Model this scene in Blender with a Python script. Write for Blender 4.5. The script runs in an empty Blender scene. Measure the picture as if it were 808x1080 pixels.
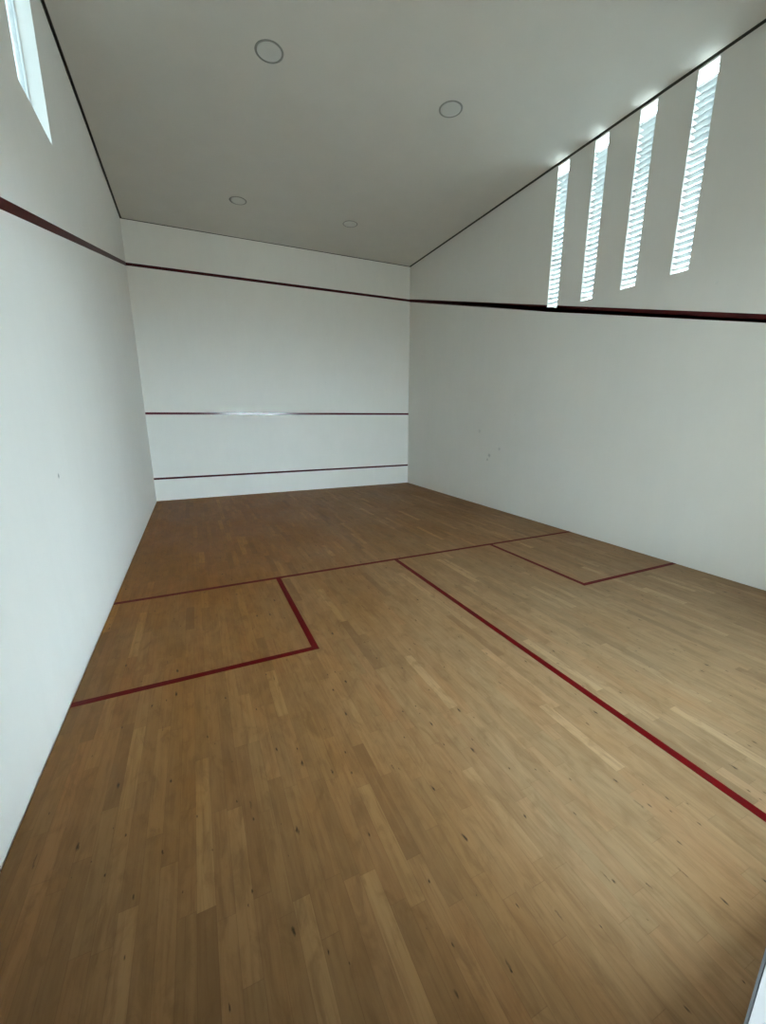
import bpy, bmesh, math, random
from mathutils import Vector, Matrix

random.seed(7)
S = bpy.context.scene
COL = S.collection
W = 6.4            # court width (x: 0 left .. W right)
H = 5.62           # ceiling height
YB = -10.1         # inner face of the back wall (front wall at y = 0)

# ------------------------------------------------------------------ helpers
def link(name, bm, mats, parent=None, kind=None, label=None, cat=None, group=None, smooth=False):
    me = bpy.data.meshes.new(name)
    bmesh.ops.recalc_face_normals(bm, faces=bm.faces)
    bm.to_mesh(me); bm.free()
    o = bpy.data.objects.new(name, me); COL.objects.link(o)
    for m in (mats if isinstance(mats, (list, tuple)) else [mats]):
        me.materials.append(m)
    if smooth:
        for p in me.polygons: p.use_smooth = True
    if parent: o.parent = parent
    tag(o, label, cat, group, kind)
    return o

def tag(o, label=None, cat=None, group=None, kind=None):
    if kind: o['kind'] = kind
    if label: o['label'] = label
    if cat: o['category'] = cat
    if group: o['group'] = group

def box(bm, a, b, bevel=0.0):
    x0, y0, z0 = a; x1, y1, z1 = b
    r = bmesh.ops.create_cube(bm, size=1)
    vs = r['verts']
    for v in vs:
        v.co = Vector(((x0 + x1) / 2 + v.co.x * (x1 - x0), (y0 + y1) / 2 + v.co.y * (y1 - y0), (z0 + z1) / 2 + v.co.z * (z1 - z0)))
    if bevel:
        es = list({e for v in vs for e in v.link_edges})
        bmesh.ops.bevel(bm, geom=es, offset=bevel, segments=2, affect='EDGES')

def poly_prism(bm, pts, off):
    """extrude a planar polygon (list of 3D points) by a vector"""
    off = Vector(off)
    v0 = [bm.verts.new(p) for p in pts]
    v1 = [bm.verts.new(Vector(p) + off) for p in pts]
    bm.faces.new(v0); bm.faces.new(v1[::-1])
    n = len(pts)
    for i in range(n):
        bm.faces.new((v0[i], v0[(i + 1) % n], v1[(i + 1) % n], v1[i]))

def lathe(bm, prof, seg=64, center=(0, 0, 0), closed=False):
    """revolve (r, z) profile about z"""
    cx, cy, cz = center
    rings = []
    for r, z in prof:
        if r < 1e-6:
            rings.append([bm.verts.new((cx, cy, cz + z))])
        else:
            rings.append([bm.verts.new((cx + r * math.cos(2 * math.pi * k / seg), cy + r * math.sin(2 * math.pi * k / seg), cz + z)) for k in range(seg)])
    pairs = list(zip(rings, rings[1:])) + ([(rings[-1], rings[0])] if closed else [])
    for A, B in pairs:
        for k in range(seg):
            k2 = (k + 1) % seg
            q = [A[k % len(A)], A[k2 % len(A)], B[k2 % len(B)], B[k % len(B)]]
            u = []
            for v in q:
                if v not in u: u.append(v)
            if len(u) > 2: bm.faces.new(u)

def slab_with_holes(bm, ub, vb, holes, t0, t1, to3d):
    """wall of thickness t0..t1 on a (u, v) grid, cells inside a hole left open"""
    us = sorted(set(list(ub) + [h[0] for h in holes] + [h[1] for h in holes]))
    vs = sorted(set(list(vb) + [h[2] for h in holes] + [h[3] for h in holes]))
    def solid(i, j):
        if i < 0 or j < 0 or i >= len(us) - 1 or j >= len(vs) - 1: return False
        uc, vc = (us[i] + us[i + 1]) / 2, (vs[j] + vs[j + 1]) / 2
        return not any(h[0] < uc < h[1] and h[2] < vc < h[3] for h in holes)
    cache = {}
    def V(i, j, t):
        k = (i, j, t)
        if k not in cache: cache[k] = bm.verts.new(to3d(us[i], vs[j], t))
        return cache[k]
    for i in range(len(us) - 1):
        for j in range(len(vs) - 1):
            if not solid(i, j): continue
            for t in (t0, t1):
                bm.faces.new((V(i, j, t), V(i + 1, j, t), V(i + 1, j + 1, t), V(i, j + 1, t)))
            for (di, dj, a, b) in ((-1, 0, (i, j), (i, j + 1)), (1, 0, (i + 1, j), (i + 1, j + 1)), (0, -1, (i, j), (i + 1, j)), (0, 1, (i, j + 1), (i + 1, j + 1))):
                if not solid(i + di, j + dj):
                    bm.faces.new((V(*a, t0), V(*b, t0), V(*b, t1), V(*a, t1)))

# ------------------------------------------------------------------ node helpers
class N:
    def __init__(s, name):
        s.m = bpy.data.materials.new(name); s.m.use_nodes = True
        s.t = s.m.node_tree; s.t.nodes.clear()
        s.out = s.t.nodes.new('ShaderNodeOutputMaterial')
    def n(s, typ, **kw):
        nd = s.t.nodes.new(typ)
        for k, v in kw.items():
            if k.startswith('_'): setattr(nd, k[1:], v)
        return nd
    def l(s, a, b): s.t.links.new(a, b)
    def setin(s, sock, v):
        if hasattr(v, 'node'): s.l(v, sock)
        else: sock.default_value = v
    def math(s, op, a, b=None, c=None, clamp=False):
        nd = s.t.nodes.new('ShaderNodeMath'); nd.operation = op; nd.use_clamp = clamp
        for i, v in enumerate((a, b, c)):
            if v is not None: s.setin(nd.inputs[i], v)
        return nd.outputs[0]
    def mix(s, f, a, b, mode='MIX'):
        nd = s.t.nodes.new('ShaderNodeMix'); nd.data_type = 'RGBA'; nd.blend_type = mode
        s.setin(nd.inputs[0], f)
        for i, v in ((6, a), (7, b)):
            s.setin(nd.inputs[i], v if hasattr(v, 'node') else (*v, 1))
        return nd.outputs[2]
    def pos(s):
        nd = s.t.nodes.new('ShaderNodeTexCoord')
        return nd.outputs['Object']
    def sep(s, v):
        nd = s.t.nodes.new('ShaderNodeSeparateXYZ'); s.l(v, nd.inputs[0]); return nd.outputs
    def comb(s, x, y, z):
        nd = s.t.nodes.new('ShaderNodeCombineXYZ')
        for i, v in enumerate((x, y, z)): s.setin(nd.inputs[i], v)
        return nd.outputs[0]
    def noise(s, vec, scale, detail=4, rough=.5, dist=0.0):
        nd = s.t.nodes.new('ShaderNodeTexNoise')
        s.l(vec, nd.inputs['Vector']); nd.inputs['Scale'].default_value = scale
        nd.inputs['Detail'].default_value = detail; nd.inputs['Roughness'].default_value = rough
        nd.inputs['Distortion'].default_value = dist
        return nd.outputs['Fac']
    def white(s, vec):
        nd = s.t.nodes.new('ShaderNodeTexWhiteNoise'); nd.noise_dimensions = '3D'
        s.l(vec, nd.inputs['Vector']); return nd.outputs
    def rng(s, v, a, b, c, d, smooth=False):
        nd = s.t.nodes.new('ShaderNodeMapRange')
        if smooth: nd.interpolation_type = 'SMOOTHSTEP'
        s.setin(nd.inputs[0], v)
        for i, x in enumerate((a, b, c, d)): nd.inputs[1 + i].default_value = x
        return nd.outputs[0]
    def ramp(s, v, stops):
        nd = s.t.nodes.new('ShaderNodeValToRGB'); s.l(v, nd.inputs[0])
        el = nd.color_ramp.elements
        while len(el) < len(stops): el.new(.5)
        for e, (p, c) in zip(el, stops): e.position = p; e.color = (*c, 1)
        return nd.outputs[0]
    def bsdf(s, base, rough=.5, spec=.5, bump=None, bstr=.2, bdist=.01, metal=0.0, coat=0.0, coat_r=.1):
        b = s.t.nodes.new('ShaderNodeBsdfPrincipled')
        s.setin(b.inputs['Base Color'], base if hasattr(base, 'node') else (*base, 1))
        s.setin(b.inputs['Roughness'], rough); b.inputs['Specular IOR Level'].default_value = spec
        b.inputs['Metallic'].default_value = metal
        b.inputs['Coat Weight'].default_value = coat; b.inputs['Coat Roughness'].default_value = coat_r
        if bump is not None:
            bp = s.t.nodes.new('ShaderNodeBump'); bp.inputs['Strength'].default_value = bstr
            bp.inputs['Distance'].default_value = bdist
            s.l(bump, bp.inputs['Height']); s.l(bp.outputs[0], b.inputs['Normal'])
        s.l(b.outputs[0], s.out.inputs[0])
        return b

# ------------------------------------------------------------------ materials
def mat_wall(name, col, marks=(), bstr=.12, seed=0.0):
    k = N(name); p = k.pos()
    fine = k.noise(p, 55, 5, .6)
    big = k.noise(p, 1.3 + seed, 3, .55)
    x, y, z = k.sep(p)
    trowel = k.noise(k.comb(k.math('MULTIPLY', x, 9), k.math('MULTIPLY', y, 9), k.math('MULTIPLY', z, 1.6)), 1.0, 4, .55)
    c = k.mix(k.rng(big, .35, .65, 0, .45), col, tuple(v * .955 for v in col))
    c = k.mix(k.rng(trowel, .45, .75, 0, .35), c, tuple(v * .95 for v in col))
    # ball marks and scuffs left on the plaster
    vor = k.t.nodes.new('ShaderNodeTexVoronoi'); k.l(p, vor.inputs['Vector']); vor.inputs['Scale'].default_value = 1.7
    gate = k.math('GREATER_THAN', k.sep(vor.outputs['Color'])[0], .72)
    spot = k.rng(vor.outputs['Distance'], .02, .045, .10, 0)
    c = k.mix(k.math('MULTIPLY', spot, gate), c, (.30, .30, .29))
    for (mx, my, mz, r, s) in marks:
        d = k.t.nodes.new('ShaderNodeVectorMath'); d.operation = 'DISTANCE'
        wob = k.t.nodes.new('ShaderNodeVectorMath'); wob.operation = 'ADD'
        nn = k.t.nodes.new('ShaderNodeTexNoise'); k.l(p, nn.inputs['Vector']); nn.inputs['Scale'].default_value = 30
        sc = k.t.nodes.new('ShaderNodeVectorMath'); sc.operation = 'SCALE'; k.l(nn.outputs['Color'], sc.inputs[0]); sc.inputs['Scale'].default_value = r * .8
        k.l(p, wob.inputs[0]); k.l(sc.outputs[0], wob.inputs[1])
        k.l(wob.outputs[0], d.inputs[0]); d.inputs[1].default_value = (mx + r * .4, my + r * .4, mz + r * .4)
        c = k.mix(k.rng(d.outputs['Value'], r * .3, r, s, 0), c, (.16, .17, .17))
    h = k.math('ADD', k.math('MULTIPLY', fine, .35), trowel)
    k.bsdf(c, .62, .25, h, bstr, .012)
    return k.m

def mat_floor():
    k = N('sprung_wood_floor'); p = k.pos(); x, y, z = k.sep(p)
    bw = .068
    xr = k.math('DIVIDE', x, bw)
    row = k.math('FLOOR', xr)
    r1 = k.white(k.comb(row, 3.7, 1.1))
    ln = k.math('ADD', .42, k.math('MULTIPLY', r1[0], .42))
    off = k.math('MULTIPLY', k.white(k.comb(row, 9.2, 4.4))[0], 5.0)
    yr = k.math('ADD', k.math('DIVIDE', y, ln), off)
    # uneven board lengths inside a row
    cell = k.math('FLOOR', yr)
    idv = k.comb(row, cell, 0.5)
    rnd = k.white(idv); rc = k.sep(rnd[1])
    base = k.ramp(rnd[0], [(0, (.180, .115, .066)), (.10, (.238, .157, .091)), (.45, (.262, .176, .104)), (.84, (.285, .194, .117)), (.94, (.330, .232, .145)), (1, (.410, .298, .193))])
    # hue drift of single boards: greyer and redder ones
    base = k.mix(k.math('MULTIPLY', rc[1], .35), base, (.245, .190, .122))
    base = k.mix(k.rng(rc[2], .7, 1, 0, .35), base, (.305, .180, .105))
    # grain, stretched along the board and shifted per board
    gx = k.math('ADD', k.math('MULTIPLY', x, 60), k.math('MULTIPLY', rc[0], 40))
    gv = k.comb(gx, k.math('ADD', k.math('MULTIPLY', y, 3.2), k.math('MULTIPLY', rc[1], 30)), 0.0)
    grain = k.noise(gv, 1.0, 5, .6, .6)
    base = k.mix(k.rng(grain, .46, .74, 0, .50), base, (.150, .088, .045))
    gv2 = k.comb(k.math('MULTIPLY', gx, .35), k.math('ADD', k.math('MULTIPLY', y, 1.6), k.math('MULTIPLY', rc[2], 17)), 0.0)
    g2 = k.noise(gv2, 1.0, 3, .5, 1.2)
    base = k.mix(k.rng(g2, .55, .8, 0, .38), base, (.170, .106, .055))
    base = k.mix(k.rng(g2, .2, .42, .30, 0), base, (.36, .265, .17))
    # blotches of wear that run over many boards
    wear = k.noise(k.comb(k.math('MULTIPLY', x, 1.2), k.math('MULTIPLY', y, .7), 0), 1.3, 4, .6)
    base = k.mix(k.rng(wear, .38, .66, 0, .28), base, (.21, .165, .115))
    mot = k.noise(k.comb(k.math('MULTIPLY', x, 14), k.math('MULTIPLY', y, 5), 1.0), 1.0, 5, .65, .8)
    base = k.mix(k.rng(mot, .50, .70, 0, .60), base, (.165, .108, .058))
    base = k.mix(k.rng(mot, .28, .46, .28, 0), base, (.34, .25, .165))
    # small dark knots and mineral streaks
    def streak(sx, sy, th, dens, strength, seed):
        nonlocal base
        v = k.t.nodes.new('ShaderNodeTexVoronoi'); v.voronoi_dimensions = '2D'
        jit = k.noise(k.comb(k.math('MULTIPLY', x, 60), k.math('MULTIPLY', y, 22), seed), 1.0, 3, .6)
        jj = k.math('MULTIPLY', k.math('SUBTRACT', jit, .5), .16)
        k.l(k.comb(k.math('ADD', k.math('ADD', k.math('MULTIPLY', x, sx), seed), jj), k.math('SUBTRACT', k.math('MULTIPLY', y, sy), jj), seed), v.inputs['Vector'])
        v.inputs['Scale'].default_value = 1
        g = k.math('GREATER_THAN', k.sep(v.outputs['Color'])[0], dens)
        sz = k.math('MULTIPLY', k.math('ADD', k.sep(v.outputs['Color'])[1], .25), .9)
        base = k.mix(k.math('MULTIPLY', g, k.rng(k.math('DIVIDE', v.outputs['Distance'], sz), th * .3, th, strength, 0)), base, (.035, .024, .014))
    streak(9, 3.2, .075, .74, .92, 2.3)
    streak(17, 6.5, .09, .88, .8, 5.1)
    streak(7, 1.1, .05, .68, .55, 7.9)
    # seams between boards
    fx = k.math('FRACT', xr); ex = k.math('MINIMUM', fx, k.math('SUBTRACT', 1, fx))
    fy = k.math('FRACT', yr); ey = k.math('MULTIPLY', k.math('MINIMUM', fy, k.math('SUBTRACT', 1, fy)), 8)
    e = k.math('MINIMUM', ex, ey)
    seam = k.rng(e, .004, .022, .30, 0)
    base = k.mix(seam, base, (.075, .045, .024))
    rough = k.rng(wear, .3, .7, .48, .60)
    h = k.math('SUBTRACT', k.math('MULTIPLY', grain, .2), seam)
    # tone paler to back and right: part varnish wear, part window light painted in
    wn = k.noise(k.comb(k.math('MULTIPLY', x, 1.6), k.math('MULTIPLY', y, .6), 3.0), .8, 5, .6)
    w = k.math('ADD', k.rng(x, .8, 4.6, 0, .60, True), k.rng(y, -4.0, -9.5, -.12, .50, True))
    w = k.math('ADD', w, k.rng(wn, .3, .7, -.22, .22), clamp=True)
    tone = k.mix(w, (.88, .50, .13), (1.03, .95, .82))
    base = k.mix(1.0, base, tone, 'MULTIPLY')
    # shade of the near left corner painted into the boards, with noisy edges
    dn = k.noise(k.comb(k.math('MULTIPLY', x, 2.6), k.math('MULTIPLY', y, .8), 9.0), 1.0, 6, .7)
    dd = k.math('ADD', k.rng(x, .2, 3.0, .5, 0), k.rng(y, -7.6, -9.6, 0, .55))
    dm = k.rng(k.math('ADD', dd, k.math('MULTIPLY', k.math('SUBTRACT', dn, .5), 1.3)), .35, 1.0, 0, .12, True)
    base = k.mix(dm, base, (.085, .064, .036))
    k.bsdf(base, rough, .15, h, .10, .004)
    return k.m

def mat_simple(name, col, rough=.5, spec=.5, metal=0.0, var=.04, scale=8, coat=0.0):
    k = N(name); p = k.pos()
    f = k.noise(p, scale, 3, .5)
    c = k.mix(k.rng(f, .3, .7, 0, 1), col, tuple(max(0, v * (1 - var)) for v in col))
    k.bsdf(c, rough, spec, metal=metal, coat=coat)
    return k.m

M_WL = mat_wall('plaster_left', (.80, .785, .745), marks=[(0, -6.70, 1.43, .022, .75), (0, -7.6, 2.95, .02, .3)], bstr=.16)
M_WR = mat_wall('plaster_right', (.74, .725, .675), marks=[(W, -3.555, 1.07, .05, .45), (W, -3.85, 1.22, .04, .3), (W, -3.2, 1.55, .05, .2), (W, -3.5, .98, .03, .5)], bstr=.12, seed=.3)
M_WF = mat_wall('plaster_front', (.82, .80, .75), bstr=.10, seed=.5)
M_WB = mat_wall('plaster_back', (.80, .80, .78), bstr=.10, seed=.8)
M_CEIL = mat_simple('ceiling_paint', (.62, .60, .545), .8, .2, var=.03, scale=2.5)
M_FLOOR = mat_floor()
M_GAP = mat_simple('shadow_gap_profile', (.07, .07, .055), .7, .2)
M_SUB = mat_simple('subfloor', (.06, .045, .03), .9, .1)
M_FRAME = mat_simple('white_aluminium', (.78, .80, .80), .35, .5, var=.02)
M_GASKET = mat_simple('grey_gasket', (.16, .17, .17), .6, .3)
M_CONC = mat_simple('exterior_concrete', (.19, .186, .175), .9, .2, var=.15, scale=.6)
M_BLOCKER = mat_simple('blocker_plaster', (.30, .29, .27), .85, .2, var=.06)  # dark plaster of the added light-blocking walls
M_RING = mat_simple('lamp_ring', (.27, .27, .24), .5, .4)
M_DIFF = mat_simple('lamp_diffuser', (.56, .56, .52), .45, .5, var=.01)

def mat_line(name, col, rough, spec=.5):
    k = N(name); p = k.pos()
    f = k.noise(p, 14, 5, .65)
    c = k.mix(k.rng(f, .35, .75, 0, .55), col, tuple(v * .6 for v in col))
    k.bsdf(c, rough, spec, f, .12, .002)
    return k.m
M_RED_WALL = mat_line('red_line_wall', (.055, .0012, .002), .5, .20)
M_RED_GLOSS = mat_line('red_line_glossy', (.085, .004, .009), .16)
M_RED_FLOOR = mat_line('red_line_floor', (.105, .0010, .0016), .6, .10)

def mat_glass(name='clear_glass', tint=(.93, .96, .95)):
    k = N(name)
    t = k.n('ShaderNodeBsdfTransparent'); t.inputs[0].default_value = (*tint, 1)
    g = k.n('ShaderNodeBsdfGlossy'); g.inputs['Roughness'].default_value = .02; g.inputs[0].default_value = (1, 1, 1, 1)
    lw = k.n('ShaderNodeLayerWeight'); lw.inputs[0].default_value = .5
    fr = k.math('ADD', .03, k.math('MULTIPLY', .9, k.math('POWER', lw.outputs['Facing'], 4.0)), clamp=True).node
    mx = k.n('ShaderNodeMixShader'); k.l(fr.outputs[0], mx.inputs[0]); k.l(t.outputs[0], mx.inputs[1]); k.l(g.outputs[0], mx.inputs[2])
    k.l(mx.outputs[0], k.out.inputs[0]); return k.m
M_GLASS = mat_glass()
M_SLOTGLASS = mat_glass('slot_glass', (.78, .83, .84))
M_TINT = mat_glass('tinted_glass', (.36, .39, .385))

M_SLAT = mat_simple('louvre_blade_metal', (.31, .335, .33), .5, .4, var=.06)

# ------------------------------------------------------------------ room shell
T = .16
TR = .10
ZT = H + .10
SLOTS = [(-5.012, -4.802), (-5.662, -5.455), (-6.310, -6.100), (-6.965, -6.757)]
SZ0, SZ1 = 3.53, 5.585
LWIN = (-5.962, -5.150, 4.222, 5.50)
DOOR = (.34, 1.815, 0.0, 2.35)
GLAZ = (2.14, 3.75, .24, 3.30)
GLAZ2 = (3.83, 5.20, .42, 3.40)

bm = bmesh.new(); slab_with_holes(bm, (YB, 0), (-.06, ZT), [LWIN], 0, -T, lambda u, v, t: (t, u, v))
link('wall_left', bm, M_WL, kind='structure')
bm = bmesh.new(); slab_with_holes(bm, (YB, 0), (-.06, ZT), [(a, b, SZ0, SZ1) for a, b in SLOTS], W, W + TR, lambda u, v, t: (t, u, v))
link('wall_right', bm, M_WR, kind='structure')
bm = bmesh.new(); box(bm, (-T, 0, -.06), (W + T, T, ZT))
link('wall_front', bm, M_WF, kind='structure')
bm = bmesh.new(); slab_with_holes(bm, (-T, W + T), (-.06, ZT), [DOOR, GLAZ, GLAZ2], YB, YB - .22, lambda u, v, t: (u, t, v))
link('wall_back', bm, M_WB, kind='structure')
bm = bmesh.new(); box(bm, (-T, YB - .22, ZT), (W + T, T, ZT + .15))
link('roof_slab', bm, M_CONC, kind='structure')
# plasterboard ceiling held off the walls by a shadow gap
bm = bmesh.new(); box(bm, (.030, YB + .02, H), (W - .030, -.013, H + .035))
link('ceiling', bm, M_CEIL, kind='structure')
bm = bmesh.new()
box(bm, (.0005, YB, H + .036), (.20, -.0005, H + .06)); box(bm, (W - .20, YB, H + .036), (W - .0005, -.0005, H + .06))
box(bm, (.20, -.2, H + .036), (W - .20, -.0005, H + .06)); box(bm, (.20, YB, H + .036), (W - .20, YB + .2, H + .06))
zl = H - .016
box(bm, (.0004, YB + .001, zl), (.0030, -.001, H + .036)); box(bm, (W - .0030, YB + .001, zl), (W - .0004, -.001, H + .036))
box(bm, (.0031, -.0030, H - .009), (W - .0031, -.0004, H + .036)); box(bm, (.0031, YB + .0004, zl), (W - .0031, YB + .003, H + .036))
link('trim_1', bm, M_GAP, kind='structure', label='dark shadow gap profile around the edge of the ceiling')
# floor boards stop short of the walls
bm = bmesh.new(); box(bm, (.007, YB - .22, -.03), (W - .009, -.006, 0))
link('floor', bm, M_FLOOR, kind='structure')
bm = bmesh.new(); box(bm, (0, YB - .22, -.06), (W, 0, -.031))
link('subfloor', bm, M_SUB, kind='structure')

# ------------------------------------------------------------------ windows
def slot_window(n, y0, y1):
    root = bpy.data.objects.new('window_%d' % n, None); COL.objects.link(root)
    root.location = (W, (y0 + y1) / 2, SZ0)
    tag(root, 'narrow vertical louvred slot window high in the right wall', kind='structure')
    hw = (y1 - y0) / 2; hz = SZ1 - SZ0
    # thin frame at the outer face
    bm = bmesh.new(); f = .008
    X0, X1 = .099, .113
    box(bm, (X0, -hw, 0), (X1, -hw + f, hz)); box(bm, (X0, hw - f, 0), (X1, hw, hz))
    box(bm, (X0, -hw + f, 0), (X1, hw - f, f)); box(bm, (X0, -hw + f, hz - f), (X1, hw - f, hz))
    link('window_frame', bm, M_FRAME, root)
    bm = bmesh.new(); box(bm, (X0 + .004, -hw + f, f), (X0 + .010, hw - f, hz - f))
    link('window_pane', bm, M_SLOTGLASS, root)
    # horizontal louvre blades, outer edge a little lower than the inner one
    bm = bmesh.new(); step = .070; n = int((hz - .02) / step); z = .048
    n -= 2
    for k in range(n):
        m = Matrix.Translation((.050, 0, z + k * step)) @ Matrix.Rotation(math.radians(12), 4, 'Y')
        b2 = bmesh.new(); box(b2, (-.045, -hw + .002, -.002), (.045, hw - .002, .002), .001)
        b2.transform(m); me = bpy.data.meshes.new('t'); b2.to_mesh(me); b2.free(); bm.from_mesh(me); bpy.data.meshes.remove(me)
    link('louvre_blades', bm, M_SLAT, root)
    # flat white shelf added above the blades to bounce sunlight onto the ceiling
    zs = z + (n - 1) * step + .034
    bm = bmesh.new(); box(bm, (.002, -hw + .001, zs), (.098, hw - .001, zs + .006), .001)
    link('added_bounce_shelf', bm, M_FRAME, root)
    return root

for i, (a, b) in enumerate(SLOTS): slot_window(i + 2, a, b)

def framed_glass(name, place, u0, u1, v0, v1, depth, fw, mull=(), glass=None):
    """frame + one pane, u/v in the wall plane; place maps (u, v, t) to world"""
    root = bpy.data.objects.new(name, None); COL.objects.link(root)
    tag(root, kind='structure')
    def pbox(bm, a, b):
        p = [place(u, v, t) for u, v, t in (a, b)]
        box(bm, [min(p[0][i], p[1][i]) for i in range(3)], [max(p[0][i], p[1][i]) for i in range(3)], .002)
    t0, t1 = depth
    bm = bmesh.new()
    pbox(bm, (u0, v0, t0), (u0 + fw, v1, t1)); pbox(bm, (u1 - fw, v0, t0), (u1, v1, t1))
    pbox(bm, (u0 + fw, v0, t0), (u1 - fw, v0 + fw, t1)); pbox(bm, (u0 + fw, v1 - fw, t0), (u1 - fw, v1, t1))
    for m in mull: pbox(bm, (m - fw / 2, v0 + fw, t0), (m + fw / 2, v1 - fw, t1))
    link('window_frame', bm, M_FRAME, root)
    us = [u0] + list(mull) + [u1]
    for a, b in zip(us, us[1:]):
        ga = fw if a == u0 else fw / 2; gb = fw if b == u1 else fw / 2
        bm = bmesh.new(); tm = (t0 + t1) / 2
        pbox(bm, (a + ga, v0 + fw, tm - .004), (b - gb, v1 - fw, tm + .004))
        link('window_pane', bm, glass or M_GLASS, root)
    return root

framed_glass('window_1', lambda u, v, t: (-t, u, v), *LWIN, (.11, .15), .012, glass=M_TINT)
framed_glass('window_6', lambda u, v, t: (u, YB - t, v), *GLAZ, (.05, .10), .04)
framed_glass('window_7', lambda u, v, t: (u, YB - t, v), *GLAZ2, (.05, .10), .04, mull=(4.56,))

# white door lining with a grey seal on its room edge
root = bpy.data.objects.new('door_1', None); COL.objects.link(root); tag(root, kind='structure')
bm = bmesh.new()
box(bm, (DOOR[1] - .012, YB - .22, 0.0), (DOOR[1] - .0002, YB - .004, DOOR[3])); box(bm, (DOOR[0] + .0002, YB - .22, 0.0), (DOOR[0] + .012, YB - .004, DOOR[3]))
box(bm, (DOOR[0] + .012, YB - .22, DOOR[3] - .012), (DOOR[1] - .012, YB - .004, DOOR[3] - .0002))
link('door_lining', bm, M_FRAME, root)
bm = bmesh.new(); box(bm, (DOOR[1] - .0135, YB - .0025, 0.001), (DOOR[1] + .012, YB + .0015, DOOR[3]))
link('door_seal', bm, M_GASKET, root, label='grey seal along the edge of the door opening')

# ------------------------------------------------------------------ court lines
TH = .0015
HO, HS, HT = 4.815, 1.925, .503
def outz(y): return HO + .2535 * y      # centre of the sloping side line

def line(pts, off, mat, label):
    bm = bmesh.new(); poly_prism(bm, pts, off)
    return link('court_line', bm, mat, label=label, cat='line')
wf = .024
line([(0.0003, 0, HO - .028), (W - .0003, 0, HO - .028), (W - .0003, 0, HO + .028), (.0003, 0, HO + .028)], (0, -TH, 0), M_RED_WALL,
     'dark red out line, topmost of the three stripes across the far wall')
line([(.0003, 0, HS - wf), (W - .0003, 0, HS - wf), (W - .0003, 0, HS + wf), (.0003, 0, HS + wf)], (0, -TH, 0), M_RED_GLOSS,
     'glossy dark red service line at mid height, middle stripe on the far wall')
line([(.0003, 0, HT - .022), (W - .0003, 0, HT - .022), (W - .0003, 0, HT + .022), (.0003, 0, HT + .022)], (0, -TH, 0), M_RED_WALL,
     'dark red board line just above the floor, lowest stripe on the far wall')
ye = YB + .001
for x, off, lab in ((0, TH, 'dark red out line sloping down along the left side wall, under the wide window'),
                    (W, -TH, 'dark red out line sloping down along the right side wall, under the slot windows')):
    hw = .0345
    # cut where the first slot window opens the wall
    if x == 0:
        line([(x, -.0018, HO - hw), (x, -.0018, HO + hw), (x, ye, outz(ye) + hw), (x, ye, outz(ye) - hw)], (off, 0, 0), M_RED_WALL, lab)
    else:
        a, b = SLOTS[0]
        bm = bmesh.new()
        pts = [(x, -.0018, HO + hw), (x, b, outz(b) + hw), (x, b, SZ0), (x, a, SZ0), (x, a, outz(a) + hw), (x, ye, outz(ye) + hw), (x, ye, outz(ye) - hw), (x, -.0018, HO - hw)]
        pts = [p for p in pts]
        # two solid runs joined by the sliver left under the opening
        poly_prism(bm, pts, (off, 0, 0))
        link('court_line', bm, M_RED_WALL, label=lab, cat='line')

YS = -5.715; YX = -7.356; hw = .026
def fl(pts, label):
    line([(px, py, 0) for px, py in pts], (0, 0, TH), M_RED_FLOOR, label)
fl([(.008, YS - hw), (W - .01, YS - hw), (W - .01, YS + hw), (.008, YS + hw)], 'red short line running across the whole wooden floor')
XH = 3.187
fl([(XH - hw, YB), (XH + hw, YB), (XH + hw, YS - hw - .0005), (XH - hw, YS - hw - .0005)], 'long red half court line running down the middle of the floor to the right edge')
XL = 1.650; XR = 4.752; g = .0005
fl([(.008, YX - hw), (XL + hw, YX - hw), (XL + hw, YS - hw - g), (XL - hw, YS - hw - g), (XL - hw, YX + hw), (.008, YX + hw)],
   'red L shaped line of the service box against the left wall')
fl([(W - .01, YX - hw), (XR - hw, YX - hw), (XR - hw, YS - hw - g), (XR + hw, YS - hw - g), (XR + hw, YX + hw), (W - .01, YX + hw)],
   'red L shaped line of the service box against the right wall')

# ------------------------------------------------------------------ ceiling lamps (switched off)
def downlight():
    root = bpy.data.objects.new('recessed_downlight', None); COL.objects.link(root)
    bm = bmesh.new()
    lathe(bm, [(.127, -.001), (.128, -.003), (.149, -.003), (.1505, -.0002), (.1505, .0), (.127, .0)], 72, closed=True)
    link('trim_ring', bm, M_RING, root, smooth=True, label='darker grey ring')
    bm = bmesh.new(); lathe(bm, [(0, -.0035), (.11, -.0033), (.1265, -.0025), (.1265, 0), (0, 0)], 72)
    link('diffuser', bm, M_DIFF, root, smooth=True)
    return root
spots = [(2.027, -4.972, 'unlit round ceiling downlight nearest the camera, left one of the near pair'),
         (4.250, -5.071, 'unlit round ceiling downlight, right one of the near pair, towards the slot windows'),
         (2.028, -1.622, 'unlit round ceiling downlight near the far wall, left one of the far pair'),
         (4.171, -1.600, 'unlit round ceiling downlight near the far wall, right one of the far pair')]
first = downlight()
for i, (x, y, lab) in enumerate(spots):
    if i == 0: r = first
    else:
        r = first.copy(); COL.objects.link(r)
        for ch in first.children:
            c = ch.copy(); COL.objects.link(c); c.parent = r
    r.location = (x, y, H)
    tag(r, lab, 'ceiling light', 'round downlights in the ceiling')

# ------------------------------------------------------------------ outside
bm = bmesh.new()
slab_with_holes(bm, (-40, 46), (-45, 35), [(-T, W + T, YB - .22, T)], -.12, -.35, lambda u, v, t: (u, v, t))
link('ground', bm, M_CONC, kind='structure')

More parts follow.
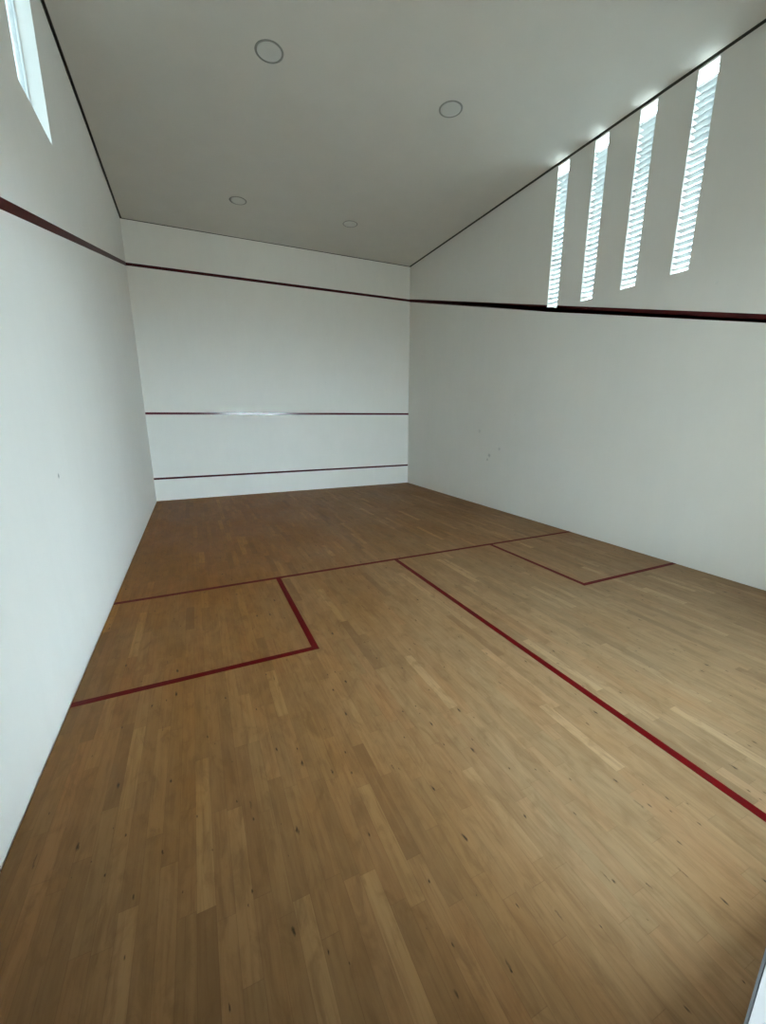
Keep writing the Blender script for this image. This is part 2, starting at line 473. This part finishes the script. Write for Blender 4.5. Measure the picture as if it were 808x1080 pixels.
# unseen canopy and walls added behind the court to block outside light
bm = bmesh.new(); box(bm, (-6, YB - 3.2, 3.60), (12, YB - .22, 3.80))
link('light_blocker_slab', bm, M_WB, kind='structure')
bm = bmesh.new(); box(bm, (-1.6, YB - 1.15, -.12), (1.90, YB - 1.00, 3.60))
box(bm, (1.90, YB - 4.2, -.12), (2.05, YB - .221, 3.60))
link('light_blocker_wall', bm, M_BLOCKER, kind='structure')

# plain block added to cut low sky light, seen through the slots
bm = bmesh.new(); box(bm, (12.5, -12.4, -.12), (20, 24, 9.4))
link('horizon_blocker', bm, M_WB, kind='structure')

# ------------------------------------------------------------------ sky
wd = bpy.data.worlds.new('World'); S.world = wd; wd.use_nodes = True
nt = wd.node_tree; nt.nodes.clear()
o = nt.nodes.new('ShaderNodeOutputWorld'); b = nt.nodes.new('ShaderNodeBackground')
b.inputs[0].default_value = (.76, .92, 1.06, 1); b.inputs[1].default_value = 1.0
tc = nt.nodes.new('ShaderNodeTexCoord'); dp = nt.nodes.new('ShaderNodeVectorMath'); dp.operation = 'DOT_PRODUCT'
nt.links.new(tc.outputs['Generated'], dp.inputs[0]); dp.inputs[1].default_value = Vector((.82, -.50, .22)).normalized()
mr = nt.nodes.new('ShaderNodeMapRange'); mr.interpolation_type = 'SMOOTHSTEP'
nt.links.new(dp.outputs['Value'], mr.inputs[0])
for i_, v_ in enumerate((.66, 1.0, 4.3, 5.4)): mr.inputs[1 + i_].default_value = v_
nt.links.new(mr.outputs[0], b.inputs[1])
nt.links.new(b.outputs[0], o.inputs[0])

sun = bpy.data.lights.new('sun', 'SUN'); sun.energy = 9.0; sun.angle = math.radians(.6); sun.color = (1, .97, .92)
so = bpy.data.objects.new('sun', sun); COL.objects.link(so)
SUN_FROM = Vector((.80 * math.cos(math.radians(50)), -.60 * math.cos(math.radians(50)), math.sin(math.radians(50))))
so.rotation_euler = SUN_FROM.to_track_quat('Z', 'Y').to_euler()

# ------------------------------------------------------------------ camera
cam = bpy.data.cameras.new('camera'); co = bpy.data.objects.new('camera', cam); COL.objects.link(co)
yaw, pitch, roll = -.42810, -.22888, -.001375
ca, sa, cb, sb = math.cos(yaw), math.sin(yaw), math.cos(pitch), math.sin(pitch)
f = Vector((-sa * cb, ca * cb, sb)); r = Vector((ca, sa, 0)); u = r.cross(f)
r2 = r * math.cos(roll) + u * math.sin(roll); u2 = -r * math.sin(roll) + u * math.cos(roll)
mt = Matrix((r2, u2, -f)).transposed().to_4x4(); mt.translation = Vector((.91245, -10.30944, 1.8383))
co.matrix_world = mt
cam.sensor_fit = 'VERTICAL'; cam.sensor_height = 24; cam.lens = 429.1 / 1080 * 24; cam.clip_start = .02
S.camera = co

S.view_settings.view_transform = 'Standard'; S.view_settings.look = 'None'
S.view_settings.gamma = 1; S.view_settings.use_curve_mapping = False
S.view_settings.exposure = 2.74
cy = S.cycles
cy.max_bounces = 14; cy.diffuse_bounces = 10; cy.glossy_bounces = 4; cy.transmission_bounces = 6; cy.transparent_max_bounces = 12
cy.use_denoising = True
cy.sample_clamp_indirect = 8
